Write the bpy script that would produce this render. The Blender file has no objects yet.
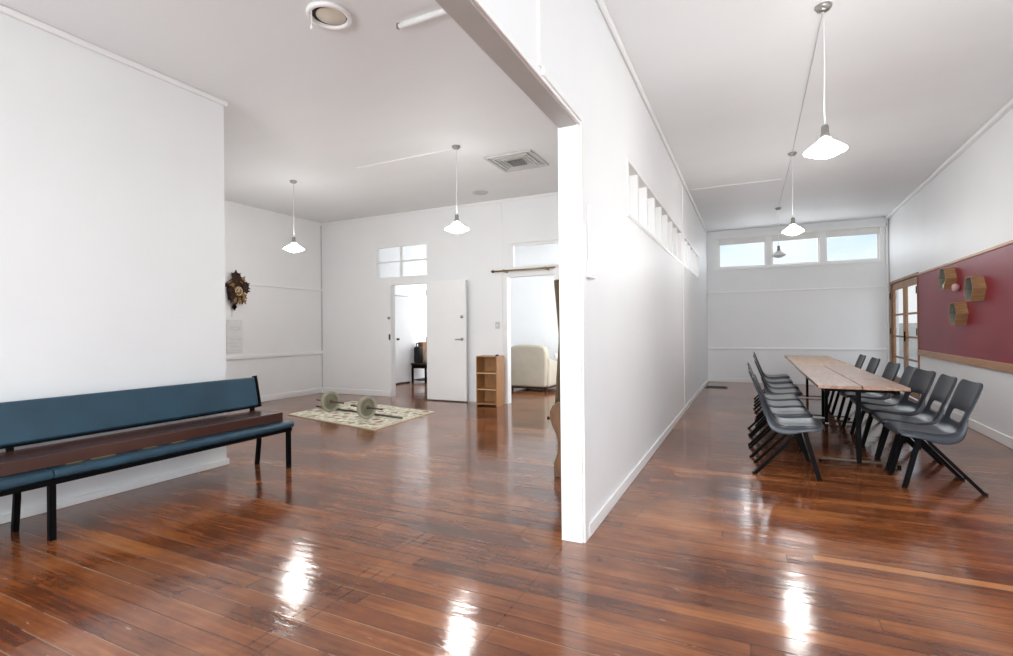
import bpy, bmesh, math, random
from mathutils import Vector, Matrix
random.seed(7)
sc = bpy.context.scene
col = sc.collection
PI = math.pi
H = 3.5                      # ceiling height
XP0, XP1 = -1.04, -0.909     # partition faces
XR = 2.41                    # right wall
XL = -7.98                   # left wall
YF = 7.85                    # far wall of the left room
YR = 12.84                   # far wall of the right room
RW = -.028                   # the right wall is a touch out of square
XRE = 2.60                   # its far end
XB, YB = -4.56, 3.26         # solid block on the left
YK = -3.4                    # wall behind

# ------------------------------------------------------------------ materials
def nodes(name):
    m = bpy.data.materials.new(name); m.use_nodes = True
    nt = m.node_tree
    return m, nt, nt.nodes['Principled BSDF']

def mat(name, c, rough=0.5, metal=0.0, var=0.06, scale=6.0, bump=0.0, stretch=(1, 1, 1), spec=0.5, emit=None, strength=0, coat=0):
    m, nt, b = nodes(name)
    b.inputs['Roughness'].default_value = rough
    b.inputs['Metallic'].default_value = metal
    b.inputs['Specular IOR Level'].default_value = spec
    b.inputs['Coat Weight'].default_value = coat
    tc = nt.nodes.new('ShaderNodeTexCoord'); mp = nt.nodes.new('ShaderNodeMapping')
    mp.inputs['Scale'].default_value = stretch
    no = nt.nodes.new('ShaderNodeTexNoise'); no.inputs['Scale'].default_value = scale; no.inputs['Detail'].default_value = 4
    nt.links.new(tc.outputs['Object'], mp.inputs['Vector']); nt.links.new(mp.outputs['Vector'], no.inputs['Vector'])
    r = nt.nodes.new('ShaderNodeValToRGB')
    r.color_ramp.elements[0].position = 0.3; r.color_ramp.elements[1].position = 0.7
    r.color_ramp.elements[0].color = tuple(max(0, x * (1 - var)) for x in c) + (1,)
    r.color_ramp.elements[1].color = tuple(min(1, x * (1 + var)) for x in c) + (1,)
    nt.links.new(no.outputs['Fac'], r.inputs['Fac']); nt.links.new(r.outputs['Color'], b.inputs['Base Color'])
    if bump:
        bp = nt.nodes.new('ShaderNodeBump'); bp.inputs['Strength'].default_value = bump; bp.inputs['Distance'].default_value = 0.01
        nt.links.new(no.outputs['Fac'], bp.inputs['Height']); nt.links.new(bp.outputs['Normal'], b.inputs['Normal'])
    if emit:
        b.inputs['Emission Color'].default_value = emit + (1,); b.inputs['Emission Strength'].default_value = strength
    return m

def glass_mat(name, tint=(1, 1, 1), refl=0.12):
    m = bpy.data.materials.new(name); m.use_nodes = True
    nt = m.node_tree; nt.nodes.clear()
    o = nt.nodes.new('ShaderNodeOutputMaterial'); mx = nt.nodes.new('ShaderNodeMixShader')
    t = nt.nodes.new('ShaderNodeBsdfTransparent'); g = nt.nodes.new('ShaderNodeBsdfGlossy')
    t.inputs['Color'].default_value = tint + (1,); g.inputs['Roughness'].default_value = 0.02
    lw = nt.nodes.new('ShaderNodeLayerWeight'); lw.inputs['Blend'].default_value = .5
    pw = nt.nodes.new('ShaderNodeMath'); pw.operation = 'POWER'; pw.inputs[1].default_value = 4.0
    ml = nt.nodes.new('ShaderNodeMath'); ml.operation = 'MULTIPLY_ADD'; ml.inputs[1].default_value = .35; ml.inputs[2].default_value = .03
    nt.links.new(lw.outputs['Facing'], pw.inputs[0]); nt.links.new(pw.outputs[0], ml.inputs[0]); nt.links.new(ml.outputs[0], mx.inputs['Fac'])
    nt.links.new(t.outputs[0], mx.inputs[1]); nt.links.new(g.outputs[0], mx.inputs[2]); nt.links.new(mx.outputs[0], o.inputs['Surface'])
    return m

def wood_mat(name, c0, c1, scale=4.0, stretch=(1, 1, 1), rough=0.45, dist=1.5, bump=0.1):
    m, nt, b = nodes(name)
    tc = nt.nodes.new('ShaderNodeTexCoord'); mp = nt.nodes.new('ShaderNodeMapping'); mp.inputs['Scale'].default_value = stretch
    no = nt.nodes.new('ShaderNodeTexNoise'); no.inputs['Scale'].default_value = scale; no.inputs['Detail'].default_value = 6; no.inputs['Distortion'].default_value = dist
    r = nt.nodes.new('ShaderNodeValToRGB'); r.color_ramp.elements[0].position = .3; r.color_ramp.elements[1].position = .7
    r.color_ramp.elements[0].color = c0 + (1,); r.color_ramp.elements[1].color = c1 + (1,)
    bp = nt.nodes.new('ShaderNodeBump'); bp.inputs['Strength'].default_value = bump; bp.inputs['Distance'].default_value = .003
    L = nt.links.new
    L(tc.outputs['Object'], mp.inputs['Vector']); L(mp.outputs['Vector'], no.inputs['Vector']); L(no.outputs['Fac'], r.inputs['Fac'])
    L(r.outputs['Color'], b.inputs['Base Color']); L(no.outputs['Fac'], bp.inputs['Height']); L(bp.outputs['Normal'], b.inputs['Normal'])
    b.inputs['Roughness'].default_value = rough
    return m

def floor_mat():
    m, nt, b = nodes('varnished_boards')
    N = nt.nodes.new; L = nt.links.new
    def val(op, a, bb=None, c=None):
        n = N('ShaderNodeMath'); n.operation = op
        for i, x in enumerate((a, bb, c)):
            if x is None: continue
            if isinstance(x, (int, float)): n.inputs[i].default_value = x
            else: L(x, n.inputs[i])
        return n.outputs[0]
    tc = N('ShaderNodeTexCoord'); sp = N('ShaderNodeSeparateXYZ'); L(tc.outputs['Object'], sp.inputs[0])
    X, Y = sp.outputs[0], sp.outputs[1]
    W = 0.108
    yb = val('DIVIDE', Y, W); idy = val('FLOOR', yb); fy = val('FRACT', yb)
    w1 = N('ShaderNodeTexWhiteNoise'); w1.noise_dimensions = '1D'; L(idy, w1.inputs['W'])
    xo = val('MULTIPLY_ADD', w1.outputs['Value'], 5.3, X)
    xb = val('DIVIDE', xo, 2.7); idx = val('FLOOR', xb); fx = val('FRACT', xb)
    cv = N('ShaderNodeCombineXYZ'); L(idx, cv.inputs[0]); L(idy, cv.inputs[1])
    w2 = N('ShaderNodeTexWhiteNoise'); w2.noise_dimensions = '2D'; L(cv.outputs[0], w2.inputs['Vector'])
    # grain runs along the boards
    off = N('ShaderNodeCombineXYZ'); L(val('MULTIPLY', w2.outputs['Value'], 31.0), off.inputs[2])
    ad = N('ShaderNodeVectorMath'); ad.operation = 'ADD'; L(tc.outputs['Object'], ad.inputs[0]); L(off.outputs[0], ad.inputs[1])
    mp = N('ShaderNodeMapping'); mp.inputs['Scale'].default_value = (1.3, 26, 1); L(ad.outputs[0], mp.inputs['Vector'])
    gr = N('ShaderNodeTexNoise'); gr.inputs['Scale'].default_value = 1.6; gr.inputs['Detail'].default_value = 5; gr.inputs['Roughness'].default_value = .62; L(mp.outputs[0], gr.inputs['Vector'])
    lo = N('ShaderNodeTexNoise'); lo.inputs['Scale'].default_value = 1.5; lo.inputs['Detail'].default_value = 7; lo.inputs['Roughness'].default_value = .62; lo2 = N('ShaderNodeMapping'); lo2.inputs['Scale'].default_value = (.8, 1.3, 1); L(tc.outputs['Object'], lo2.inputs['Vector']); L(lo2.outputs[0], lo.inputs['Vector'])
    f = val('ADD', val('MULTIPLY', w2.outputs['Value'], .20), val('MULTIPLY', gr.outputs['Fac'], .60))
    f = val('ADD', f, val('MULTIPLY', val('SUBTRACT', lo.outputs['Fac'], .5), 1.25))
    f = val('ADD', f, .14)
    r = N('ShaderNodeValToRGB'); e = r.color_ramp.elements
    e[0].position = .20; e[0].color = (.042, .013, .007, 1)
    e[1].position = .95; e[1].color = (.46, .180, .060, 1)
    k = e.new(.40); k.color = (.125, .035, .013, 1)
    k = e.new(.62); k.color = (.235, .072, .022, 1)
    L(f, r.inputs['Fac'])
    # seams
    edge = val('MINIMUM', fy, val('SUBTRACT', 1.0, fy))
    seam = val('LESS_THAN', edge, .018)
    edx = val('MINIMUM', fx, val('SUBTRACT', 1.0, fx))
    seamx = val('LESS_THAN', edx, .0008)
    # two old joint lines across the boards in the left room
    jl = val('MINIMUM', val('ABSOLUTE', val('ADD', X, 1.775)), val('ABSOLUTE', val('ADD', X, 1.855)))
    jl = val('MULTIPLY', val('LESS_THAN', jl, .007), val('LESS_THAN', Y, 2.95))
    jl = val('MULTIPLY', jl, val('MULTIPLY_ADD', w1.outputs['Value'], .6, .2))
    jl = val('MAXIMUM', jl, val('MULTIPLY', val('MULTIPLY', val('LESS_THAN', val('ABSOLUTE', val('ADD', X, 1.0)), .004), .5), val('LESS_THAN', Y, 2.9)))
    sm = val('MAXIMUM', val('MAXIMUM', seam, seamx), jl)
    mx = N('ShaderNodeMix'); mx.data_type = 'RGBA'; mx.inputs['B'].default_value = (.03, .010, .006, 1)
    L(r.outputs['Color'], mx.inputs['A']); L(val('MULTIPLY', sm, .62), mx.inputs['Factor'])
    # thin edge highlights on some boards, painted in as a pale tone
    pe = val('MULTIPLY', val('GREATER_THAN', fy, .955), val('GREATER_THAN', w1.outputs['Value'], .45))
    pe = val('MULTIPLY', pe, val('GREATER_THAN', lo.outputs['Fac'], .46))
    mxe = N('ShaderNodeMix'); mxe.data_type = 'RGBA'; mxe.inputs['B'].default_value = (.50, .29, .16, 1)
    L(mx.outputs['Result'], mxe.inputs['A']); L(val('MULTIPLY', pe, .5), mxe.inputs['Factor'])
    # one pale replaced board in the table room
    nb = val('MULTIPLY', val('LESS_THAN', val('ABSOLUTE', val('SUBTRACT', Y, 3.265)), .034), val('GREATER_THAN', X, .30))
    mxb = N('ShaderNodeMix'); mxb.data_type = 'RGBA'; mxb.inputs['B'].default_value = (.50, .21, .075, 1)
    L(mxe.outputs['Result'], mxb.inputs['A']); L(val('MULTIPLY', nb, .8), mxb.inputs['Factor'])
    # worn, dulled patches
    wn = N('ShaderNodeTexNoise'); wn.inputs['Scale'].default_value = .55; wn.inputs['Detail'].default_value = 6; wn.inputs['Roughness'].default_value = .6
    of2 = N('ShaderNodeVectorMath'); of2.operation = 'ADD'; of2.inputs[1].default_value = (13.7, 4.2, 0); L(tc.outputs['Object'], of2.inputs[0]); L(of2.outputs[0], wn.inputs['Vector'])
    wr = N('ShaderNodeMapRange'); wr.inputs['From Min'].default_value = .50; wr.inputs['From Max'].default_value = .68; L(wn.outputs['Fac'], wr.inputs['Value'])
    mx2 = N('ShaderNodeMix'); mx2.data_type = 'RGBA'; mx2.inputs['B'].default_value = (.34, .175, .095, 1)
    L(mxb.outputs['Result'], mx2.inputs['A']); L(val('MULTIPLY', wr.outputs[0], .45), mx2.inputs['Factor'])
    # fine pale scratches
    scp = N('ShaderNodeMapping'); scp.inputs['Scale'].default_value = (9, 55, 1); scp.inputs['Rotation'].default_value = (0, 0, .35); L(tc.outputs['Object'], scp.inputs['Vector'])
    sn = N('ShaderNodeTexNoise'); sn.inputs['Scale'].default_value = 1.0; sn.inputs['Detail'].default_value = 2; L(scp.outputs[0], sn.inputs['Vector'])
    scr = val('GREATER_THAN', sn.outputs['Fac'], .735)
    mx3 = N('ShaderNodeMix'); mx3.data_type = 'RGBA'; mx3.inputs['B'].default_value = (.55, .42, .33, 1)
    L(mx2.outputs['Result'], mx3.inputs['A']); L(val('MULTIPLY', scr, .4), mx3.inputs['Factor'])
    L(mx3.outputs['Result'], b.inputs['Base Color'])
    # gloss
    rn = N('ShaderNodeTexNoise'); rn.inputs['Scale'].default_value = 4.5; rn.inputs['Detail'].default_value = 7; rn.inputs['Roughness'].default_value = .6; rnm = N('ShaderNodeMapping'); rnm.inputs['Scale'].default_value = (.7, 2.2, 1); L(ad.outputs[0], rnm.inputs['Vector']); L(rnm.outputs[0], rn.inputs['Vector'])
    ro = val('MULTIPLY_ADD', rn.outputs['Fac'], .17, .02)
    ro = val('ADD', ro, val('MULTIPLY', wr.outputs[0], .10))
    L(ro, b.inputs['Roughness'])
    b.inputs['IOR'].default_value = 1.5
    b.inputs['Specular IOR Level'].default_value = .85
    # cupped boards with random tilt
    cup = val('POWER', val('MULTIPLY', val('ABSOLUTE', val('SUBTRACT', fy, .5)), 2.0), 2.0)
    tilt = val('MULTIPLY', val('SUBTRACT', fy, .5), val('SUBTRACT', w2.outputs['Value'], .5))
    hgt = val('ADD', val('MULTIPLY', cup, .16), val('MULTIPLY', tilt, .75))
    hgt = val('ADD', hgt, val('MULTIPLY', gr.outputs['Fac'], .25))
    hgt = val('ADD', hgt, val('MULTIPLY', sm, -.8))
    hgt = val('ADD', hgt, val('MULTIPLY', rn.outputs['Fac'], 2.0))
    bp = N('ShaderNodeBump'); bp.inputs['Strength'].default_value = .42; bp.inputs['Distance'].default_value = .0026
    L(hgt, bp.inputs['Height']); L(bp.outputs['Normal'], b.inputs['Normal'])
    return m

def ceiling_mat():
    m, nt, b = nodes('ceiling_paint')
    N = nt.nodes.new; L = nt.links.new
    tc = N('ShaderNodeTexCoord'); mp = N('ShaderNodeMapping'); mp.inputs['Scale'].default_value = (.5, 2.2, 1)
    n = N('ShaderNodeTexNoise'); n.inputs['Scale'].default_value = 1.2; n.inputs['Detail'].default_value = 5
    r = N('ShaderNodeValToRGB'); r.color_ramp.elements[0].position = .3; r.color_ramp.elements[1].position = .7
    r.color_ramp.elements[0].color = (.825, .838, .845, 1); r.color_ramp.elements[1].color = (.845, .858, .866, 1)
    L(tc.outputs['Object'], mp.inputs[0]); L(mp.outputs[0], n.inputs['Vector']); L(n.outputs['Fac'], r.inputs['Fac']); L(r.outputs['Color'], b.inputs['Base Color'])
    b.inputs['Roughness'].default_value = .6
    bp = N('ShaderNodeBump'); bp.inputs['Strength'].default_value = .25; bp.inputs['Distance'].default_value = .01
    L(n.outputs['Fac'], bp.inputs['Height']); L(bp.outputs['Normal'], b.inputs['Normal'])
    return m

def rug_mat():
    m, nt, b = nodes('floral_rug_pile')
    N = nt.nodes.new; L = nt.links.new
    tc = N('ShaderNodeTexCoord')
    v = N('ShaderNodeTexVoronoi'); v.inputs['Scale'].default_value = 5.2; v.inputs['Randomness'].default_value = .55; L(tc.outputs['Object'], v.inputs['Vector'])
    mr = N('ShaderNodeMath'); mr.operation = 'LESS_THAN'; mr.inputs[1].default_value = .30; L(v.outputs['Distance'], mr.inputs[0])
    r = N('ShaderNodeValToRGB'); e = r.color_ramp.elements
    e[0].color = (.30, .12, .10, 1); e[1].color = (.16, .20, .13, 1); k = e.new(.5); k.color = (.38, .28, .17, 1)
    sx = N('ShaderNodeSeparateColor'); L(v.outputs['Color'], sx.inputs[0]); L(sx.outputs[0], r.inputs['Fac'])
    n = N('ShaderNodeTexNoise'); n.inputs['Scale'].default_value = 14; n.inputs['Detail'].default_value = 4; L(tc.outputs['Object'], n.inputs['Vector'])
    r2 = N('ShaderNodeValToRGB'); r2.color_ramp.elements[0].position = .38; r2.color_ramp.elements[1].position = .56
    r2.color_ramp.elements[0].color = (.42, .40, .30, 1); r2.color_ramp.elements[1].color = (.78, .73, .60, 1); L(n.outputs['Fac'], r2.inputs['Fac'])
    mx = N('ShaderNodeMix'); mx.data_type = 'RGBA'; L(mr.outputs[0], mx.inputs['Factor']); L(r2.outputs['Color'], mx.inputs['A']); L(r.outputs['Color'], mx.inputs['B'])
    L(mx.outputs['Result'], b.inputs['Base Color']); b.inputs['Roughness'].default_value = .95
    return m

M = {}
M['wall'] = mat('white_wall_paint', (.855, .862, .868), .5, var=.012, scale=2.0)
M['trim'] = mat('white_gloss_trim', (.87, .87, .86), .35, var=.01)
M['ceil'] = ceiling_mat()
M['floor'] = floor_mat()
M['soffit'] = mat('soffit_grey', (.50, .50, .49), .5, var=.02)
M['core'] = mat('grey_grille_core', (.22, .22, .22), .5)
M['white_door'] = mat('white_door_paint', (.86, .86, .86), .4, var=.01)
M['glass'] = glass_mat('clear_glass')
M['frost'] = mat('frosted_white_glass', (.93, .95, .97), .25, var=.01)
M['teal'] = mat('blue_vinyl', (.018, .056, .088), .38, var=.22, scale=3.5, bump=.15)
M['black'] = mat('black_steel', (.004, .004, .0045), .5, var=.2, spec=.06)
M['brown'] = mat('brown_vinyl', (.070, .030, .023), .24, var=.18, scale=5, stretch=(1, .3, 1), bump=.1)
M['foam'] = mat('yellow_foam', (.27, .19, .07), .9)
M['plastic'] = mat('grey_plastic', (.025, .029, .038), .28, var=.10, scale=9, spec=.35)
M['plastic2'] = mat('dark_grey_plastic', (.035, .037, .042), .36, var=.12, scale=9)
M['table'] = wood_mat('worn_table_timber', (.235, .115, .072), (.43, .27, .19), 3.2, (7, .7, 7), .28)
M['table_far'] = wood_mat('honey_table_timber', (.40, .21, .10), (.62, .41, .23), 3.0, (7, .7, 7), .38)
M['edge'] = wood_mat('table_edge_timber', (.28, .13, .06), (.5, .29, .15), 5, (2, 2, 2), .5)
M['oak'] = wood_mat('oak_door_timber', (.20, .085, .03), (.36, .175, .07), 5, (9, 9, .6), .4)
M['rail'] = wood_mat('tan_rail_timber', (.36, .18, .085), (.5, .28, .15), 4, (6, .5, 6), .42)
M['hexwood'] = wood_mat('hexagon_box_timber', (.22, .115, .05), (.36, .205, .095), 5, (1, 5, 5), .5)
M['hexin'] = mat('hexagon_mirror_back', (.20, .20, .18), .25, var=.3)
M['shelf'] = wood_mat('shelf_laminate', (.33, .15, .055), (.45, .23, .095), 5, (8, 8, .8), .45)
M['shelfedge'] = mat('pale_shelf_edge', (.62, .42, .24), .5)
M['pine'] = wood_mat('varnished_pine', (.105, .045, .012), (.20, .09, .028), 5, (6, 6, .8), .35)
M['red'] = mat('dark_red_board', (.235, .026, .040), .42, var=.10, scale=1.4, spec=.3)
M['rug'] = rug_mat()
M['rugedge'] = mat('rug_binding', (.66, .57, .40), .95)
M['iron'] = mat('khaki_painted_iron', (.20, .185, .125), .55, var=.15, scale=12, bump=.2)
M['ironrim'] = mat('worn_iron_rim', (.36, .34, .26), .5, var=.12)
M['bar'] = mat('dull_steel_bar', (.10, .09, .075), .4, metal=.6, var=.2)
M['hub'] = mat('rusty_hub', (.12, .06, .03), .6)
M['sofa'] = mat('cream_leather', (.50, .455, .36), .5, var=.05, bump=.05)
M['cushion'] = mat('white_cushion', (.80, .78, .74), .85)
M['curtain'] = mat('brown_curtain_cloth', (.20, .145, .085), .9, var=.12)
M['lining'] = mat('white_curtain_lining', (.82, .81, .78), .9, var=.03)
M['brass'] = mat('aged_brass', (.34, .25, .13), .35, metal=.8)
M['steel'] = mat('brushed_steel', (.36, .35, .33), .35, metal=.9)
M['shade'] = mat('opal_glass_shade', (.9, .9, .88), .3, emit=(1, .985, .955), strength=26)
M['shade_off'] = mat('unlit_opal_glass', (.80, .81, .82), .3)
M['cord'] = mat('white_flex', (.88, .88, .87), .5)
M['clockwood'] = mat('dark_carved_walnut', (.036, .014, .007), .5, var=.6, scale=40, spec=.25)
M['gold'] = mat('gilded_carving', (.24, .13, .04), .45, var=.6, scale=40)
M['ivory'] = mat('ivory_numerals', (.75, .68, .52), .5)
M['paper'] = mat('calendar_paper', (.74, .75, .75), .8, var=.05, scale=20)
M['paper2'] = mat('calendar_grey_print', (.60, .61, .62), .8)
M['cream'] = mat('cream_disc', (.74, .69, .58), .5)
M['dark'] = mat('dark_gap', (.015, .015, .015), .6)
M['mesh_grey'] = mat('grille_grey', (.60, .60, .59), .5)
M['pink'] = mat('pink_glaze', (.62, .33, .33), .25)
M['greenjar'] = mat('olive_green_glaze', (.34, .33, .045), .3)
M['whitejar'] = mat('white_glaze', (.78, .77, .72), .3)
M['cloth_black'] = mat('black_canvas', (.012, .012, .014), .8)
M['carton'] = mat('orange_brown_carton', (.25, .11, .05), .7)
M['calico'] = mat('cream_calico', (.62, .56, .42), .9)
M['vent'] = mat('floor_vent_metal', (.13, .085, .06), .4, metal=.3)
M['ground'] = mat('outside_concrete', (.42, .41, .39), .9, scale=2)
M['clad'] = mat('outside_cladding', (.52, .49, .44), .8, scale=1)

# ------------------------------------------------------------------ mesh helpers
class MB:
    def __init__(s): s.bm = bmesh.new()
    def box(s, a, b, rot=None, piv=None):
        vs = [s.bm.verts.new((x, y, z)) for x in (a[0], b[0]) for y in (a[1], b[1]) for z in (a[2], b[2])]
        for f in ((0, 1, 3, 2), (4, 6, 7, 5), (0, 4, 5, 1), (2, 3, 7, 6), (0, 2, 6, 4), (1, 5, 7, 3)):
            s.bm.faces.new([vs[i] for i in f])
        if rot is not None: bmesh.ops.rotate(s.bm, verts=vs, cent=piv or (0, 0, 0), matrix=rot)
        return s
    def tube(s, pts, r, n=10, caps=True, radii=None, square=False):
        pts = [Vector(p) for p in pts]; rings = []
        up = None
        for i, p in enumerate(pts):
            d = (pts[min(i + 1, len(pts) - 1)] - pts[max(i - 1, 0)]).normalized()
            if up is None:
                up = Vector((0, 0, 1)) if abs(d.z) < .9 else Vector((0, 1, 0))
            a = d.cross(up).normalized(); b = a.cross(d).normalized(); up = b
            rr = radii[i] if radii else r
            if square:
                rings.append([s.bm.verts.new(p + a * rr * sx + b * rr * sy * (square if square is not True else 1)) for sx, sy in ((-1, -1), (1, -1), (1, 1), (-1, 1))])
            else:
                rings.append([s.bm.verts.new(p + (a * math.cos(2 * PI * k / n) + b * math.sin(2 * PI * k / n)) * rr) for k in range(n)])
        m = len(rings[0])
        for u, v in zip(rings, rings[1:]):
            for k in range(m): s.bm.faces.new((u[k], u[(k + 1) % m], v[(k + 1) % m], v[k]))
        if caps:
            s.bm.faces.new(rings[0][::-1]); s.bm.faces.new(rings[-1])
        return s
    def lathe(s, prof, c=(0, 0, 0), n=28, axis='z'):
        rings = []
        def tr(x, y, z):
            if axis == 'z': q = (x, y, z)
            elif axis == 'x': q = (z, x, y)
            else: q = (x, z, y)
            return (q[0] + c[0], q[1] + c[1], q[2] + c[2])
        for r, z in prof:
            if r < 1e-6: rings.append([s.bm.verts.new(tr(0, 0, z))])
            else: rings.append([s.bm.verts.new(tr(r * math.cos(2 * PI * k / n), r * math.sin(2 * PI * k / n), z)) for k in range(n)])
        for u, v in zip(rings, rings[1:]):
            for k in range(n):
                j = (k + 1) % n
                if len(u) == 1 and len(v) == 1: continue
                if len(u) == 1: s.bm.faces.new((u[0], v[j], v[k]))
                elif len(v) == 1: s.bm.faces.new((u[k], u[j], v[0]))
                else: s.bm.faces.new((u[k], u[j], v[j], v[k]))
        return s
    def prism(s, poly, ax, lo, hi):
        # poly in the two remaining axes, extruded along axis ax
        def pt(p, t):
            if ax == 0: return (t, p[0], p[1])
            if ax == 1: return (p[0], t, p[1])
            return (p[0], p[1], t)
        A = [s.bm.verts.new(pt(p, lo)) for p in poly]; B = [s.bm.verts.new(pt(p, hi)) for p in poly]
        s.bm.faces.new(A); s.bm.faces.new(B[::-1])
        for i in range(len(poly)):
            j = (i + 1) % len(poly); s.bm.faces.new((A[i], B[i], B[j], A[j]))
        return s
    def build(s, name, m, parent=None, smooth=False, bevel=0, seg=2, sub=0, solid=0):
        bmesh.ops.recalc_face_normals(s.bm, faces=s.bm.faces)
        me = bpy.data.meshes.new(name); s.bm.to_mesh(me); s.bm.free()
        me.materials.append(m)
        o = bpy.data.objects.new(name, me); col.objects.link(o)
        if parent is not None: o.parent = parent
        if smooth:
            for p in me.polygons: p.use_smooth = True
        if solid:
            md = o.modifiers.new('solid', 'SOLIDIFY'); md.thickness = solid; md.offset = 0
        if bevel:
            md = o.modifiers.new('bevel', 'BEVEL'); md.width = bevel; md.segments = seg; md.limit_method = 'ANGLE'; md.angle_limit = math.radians(40)
            for p in me.polygons: p.use_smooth = True
            o.modifiers.new('wn', 'WEIGHTED_NORMAL')
        if sub:
            md = o.modifiers.new('sub', 'SUBSURF'); md.levels = sub; md.render_levels = sub
        return o

def B(*boxes):
    m = MB()
    for a, b in boxes: m.box(a, b)
    return m
def tag(o, label, cat, group=None, kind=None):
    o['label'] = label; o['category'] = cat
    if group: o['group'] = group
    if kind: o['kind'] = kind
    return o
def empty(name, loc=(0, 0, 0), rz=0):
    o = bpy.data.objects.new(name, None); col.objects.link(o)
    o.location = loc; o.rotation_euler = (0, 0, rz); o.empty_display_size = .1
    return o
def struct(o, label, cat):
    return tag(o, label, cat, kind='structure')
def copy_tree(o, parent=None):
    c = o.copy(); col.objects.link(c)
    if parent is not None: c.parent = parent
    for ch in o.children: copy_tree(ch, c)
    return c

RWM = Matrix.Translation((XR, 7, 0)) @ Matrix.Rotation(RW, 4, 'Z') @ Matrix.Translation((-XR, -7, 0))
def rw(o):
    o.location = RWM @ o.location; o.rotation_euler.z += RW
    return o
def along(y, z=None):
    # a point measured on the wall as if it were square -> the same sight line on the skewed wall
    p = XR / y; sn, cs = math.sin(-RW), math.cos(RW)
    q = (7 * p - XR) / (sn - p * cs)
    k = (XR + q * sn) / XR
    return 7 + q if z is None else (7 + q, 1.275 + (z - 1.275) * k)
# ------------------------------------------------------------------ setting
struct(B(((XL - .3, YK - .3, -.08), (XR + .3, YR + .3, 0))).build('floor', M['floor']), 'varnished red brown timber board floor running through all rooms', 'floor')
struct(B(((XL - .3, YK - .3, H), (XR + .3, YR + .3, H + .1))).build('ceiling', M['ceil']), 'pale grey painted flat ceiling over both rooms', 'ceiling')

# partition with high window openings and wide opening under a header
W1, W2 = (4.24, 7.93), (8.22, 10.65); WZ = (2.20, 2.695); HZ = 2.49; YE = 2.93
struct(B(((XP0, YE, 0), (XP1, YR, WZ[0])), ((XP0, YE, WZ[0]), (XP1, W1[0], WZ[1])), ((XP0, W1[1], WZ[0]), (XP1, W2[0], WZ[1])),
         ((XP0, W2[1], WZ[0]), (XP1, YR, WZ[1])), ((XP0, YE, WZ[1]), (XP1, YR, H)), ((XP0, YK, HZ), (XP1, YE, H))).build('wall_partition', M['wall']),
       'white partition wall between the two rooms with high window strip', 'wall')
def strip_window(name, y0, y1, n, label):
    f = MB(); t = .045
    f.box((XP0, y0, WZ[0]), (XP1 + .006, y1, WZ[0] + .03)); f.box((XP0, y0, WZ[1] - .03), (XP1 + .006, y1, WZ[1]))
    st = (y1 - y0 - t) / n
    for i in range(n + 1): f.box((XP0 + .01, y0 + i * st, WZ[0] + .03), (XP1 - .005 if 0 < i < n else XP1 + .006, y0 + i * st + t, WZ[1] - .03))
    o = f.build(name, M['trim']); struct(o, label, 'window')
    B(((XP0 + .035, y0 + .01, WZ[0] + .02), (XP0 + .040, y1 - .01, WZ[1] - .02))).build('window_pane', M['glass'], o)
strip_window('window_1', *W1, 8, 'nearer white strip of eight small high panes in the partition')
strip_window('window_2', *W2, 5, 'farther white strip of five small high panes in the partition')

struct(B(((XP0 + .008, YK, HZ - .006), (XP1 - .012, YE - .017, HZ))).build('trim_18', M['soffit']), 'thin grey soffit strip under the opening header', 'trim')  # separate grey strip added so the header's underside reads darker
# architrave round the opening
t = MB()
t.box((XP1, YE - .004, 0), (XP1 + .014, YE + .075, HZ + .06))
t.box((XP1, YK, HZ - .004), (XP1 + .010, YE, HZ + .016)); t.box((XP1, 2.31, HZ + .016), (XP1 + .018, YE, HZ + .058))
t.box((XP0, YE - .016, 0), (XP1, YE - .001, HZ))
struct(t.build('trim_1', M['trim'], bevel=.003), 'white architrave framing the wide opening in the partition', 'trim')
struct(B(((XP1, 2.275, HZ + .05), (XP1 + .012, 2.31, H))).build('trim_2', M['trim']), 'white vertical cover strip above the opening header', 'trim')
struct(B(((XP1, 8.06, 0.1), (XP1 + .008, 8.10, H - .04))).build('trim_3', M['trim']), 'white vertical joint batten between the two high window strips', 'trim')
def cornice(name, a, b, nx, ny, label, s=.035):
    # a,b ends on the wall face; nx,ny inward normal
    x0, x1 = sorted((a[0], b[0])); y0, y1 = sorted((a[1], b[1]))
    if nx: x0, x1 = (a[0], a[0] + nx * s) if nx > 0 else (a[0] + nx * s, a[0])
    if ny: y0, y1 = (a[1], a[1] + ny * s) if ny > 0 else (a[1] + ny * s, a[1])
    struct(B(((x0, y0, H - .05), (x1, y1, H))).build(name, M['trim'], bevel=.012), label, 'trim')
def skirting(name, a, b, nx, ny, label, h=.11, s=.018):
    x0, x1 = sorted((a[0], b[0])); y0, y1 = sorted((a[1], b[1]))
    if nx: x0, x1 = (a[0], a[0] + nx * s) if nx > 0 else (a[0] + nx * s, a[0])
    if ny: y0, y1 = (a[1], a[1] + ny * s) if ny > 0 else (a[1] + ny * s, a[1])
    struct(B(((x0, y0, 0), (x1, y1, h))).build(name, M['trim'], bevel=.006), label, 'baseboard')
cornice('trim_4', (XP1, YK), (XP1, YR), 1, 0, 'thin white cornice along the top of the partition')
cornice('trim_5', (XR, YK), (XR, YR), -1, 0, 'thin white cornice along the top of the right wall', .06); rw(bpy.data.objects['trim_5'])
cornice('trim_6', (XB, YK), (XB, YB + .03), 1, 0, 'white cornice on top of the projecting left wall', .03)
cornice('trim_7', (XL, YF), (XP0, YF), 0, -1, 'thin white cornice over the left room far wall', .02)
skirting('baseboard_partition', (XP1, YE + .075), (XP1, YR), 1, 0, 'white baseboard along the partition in the right room', .085)
skirting('baseboard_right', (XR, YK), (XR, along(10.05)), -1, 0, 'white baseboard under the red board wall'); rw(bpy.data.objects['baseboard_right'])
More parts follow.
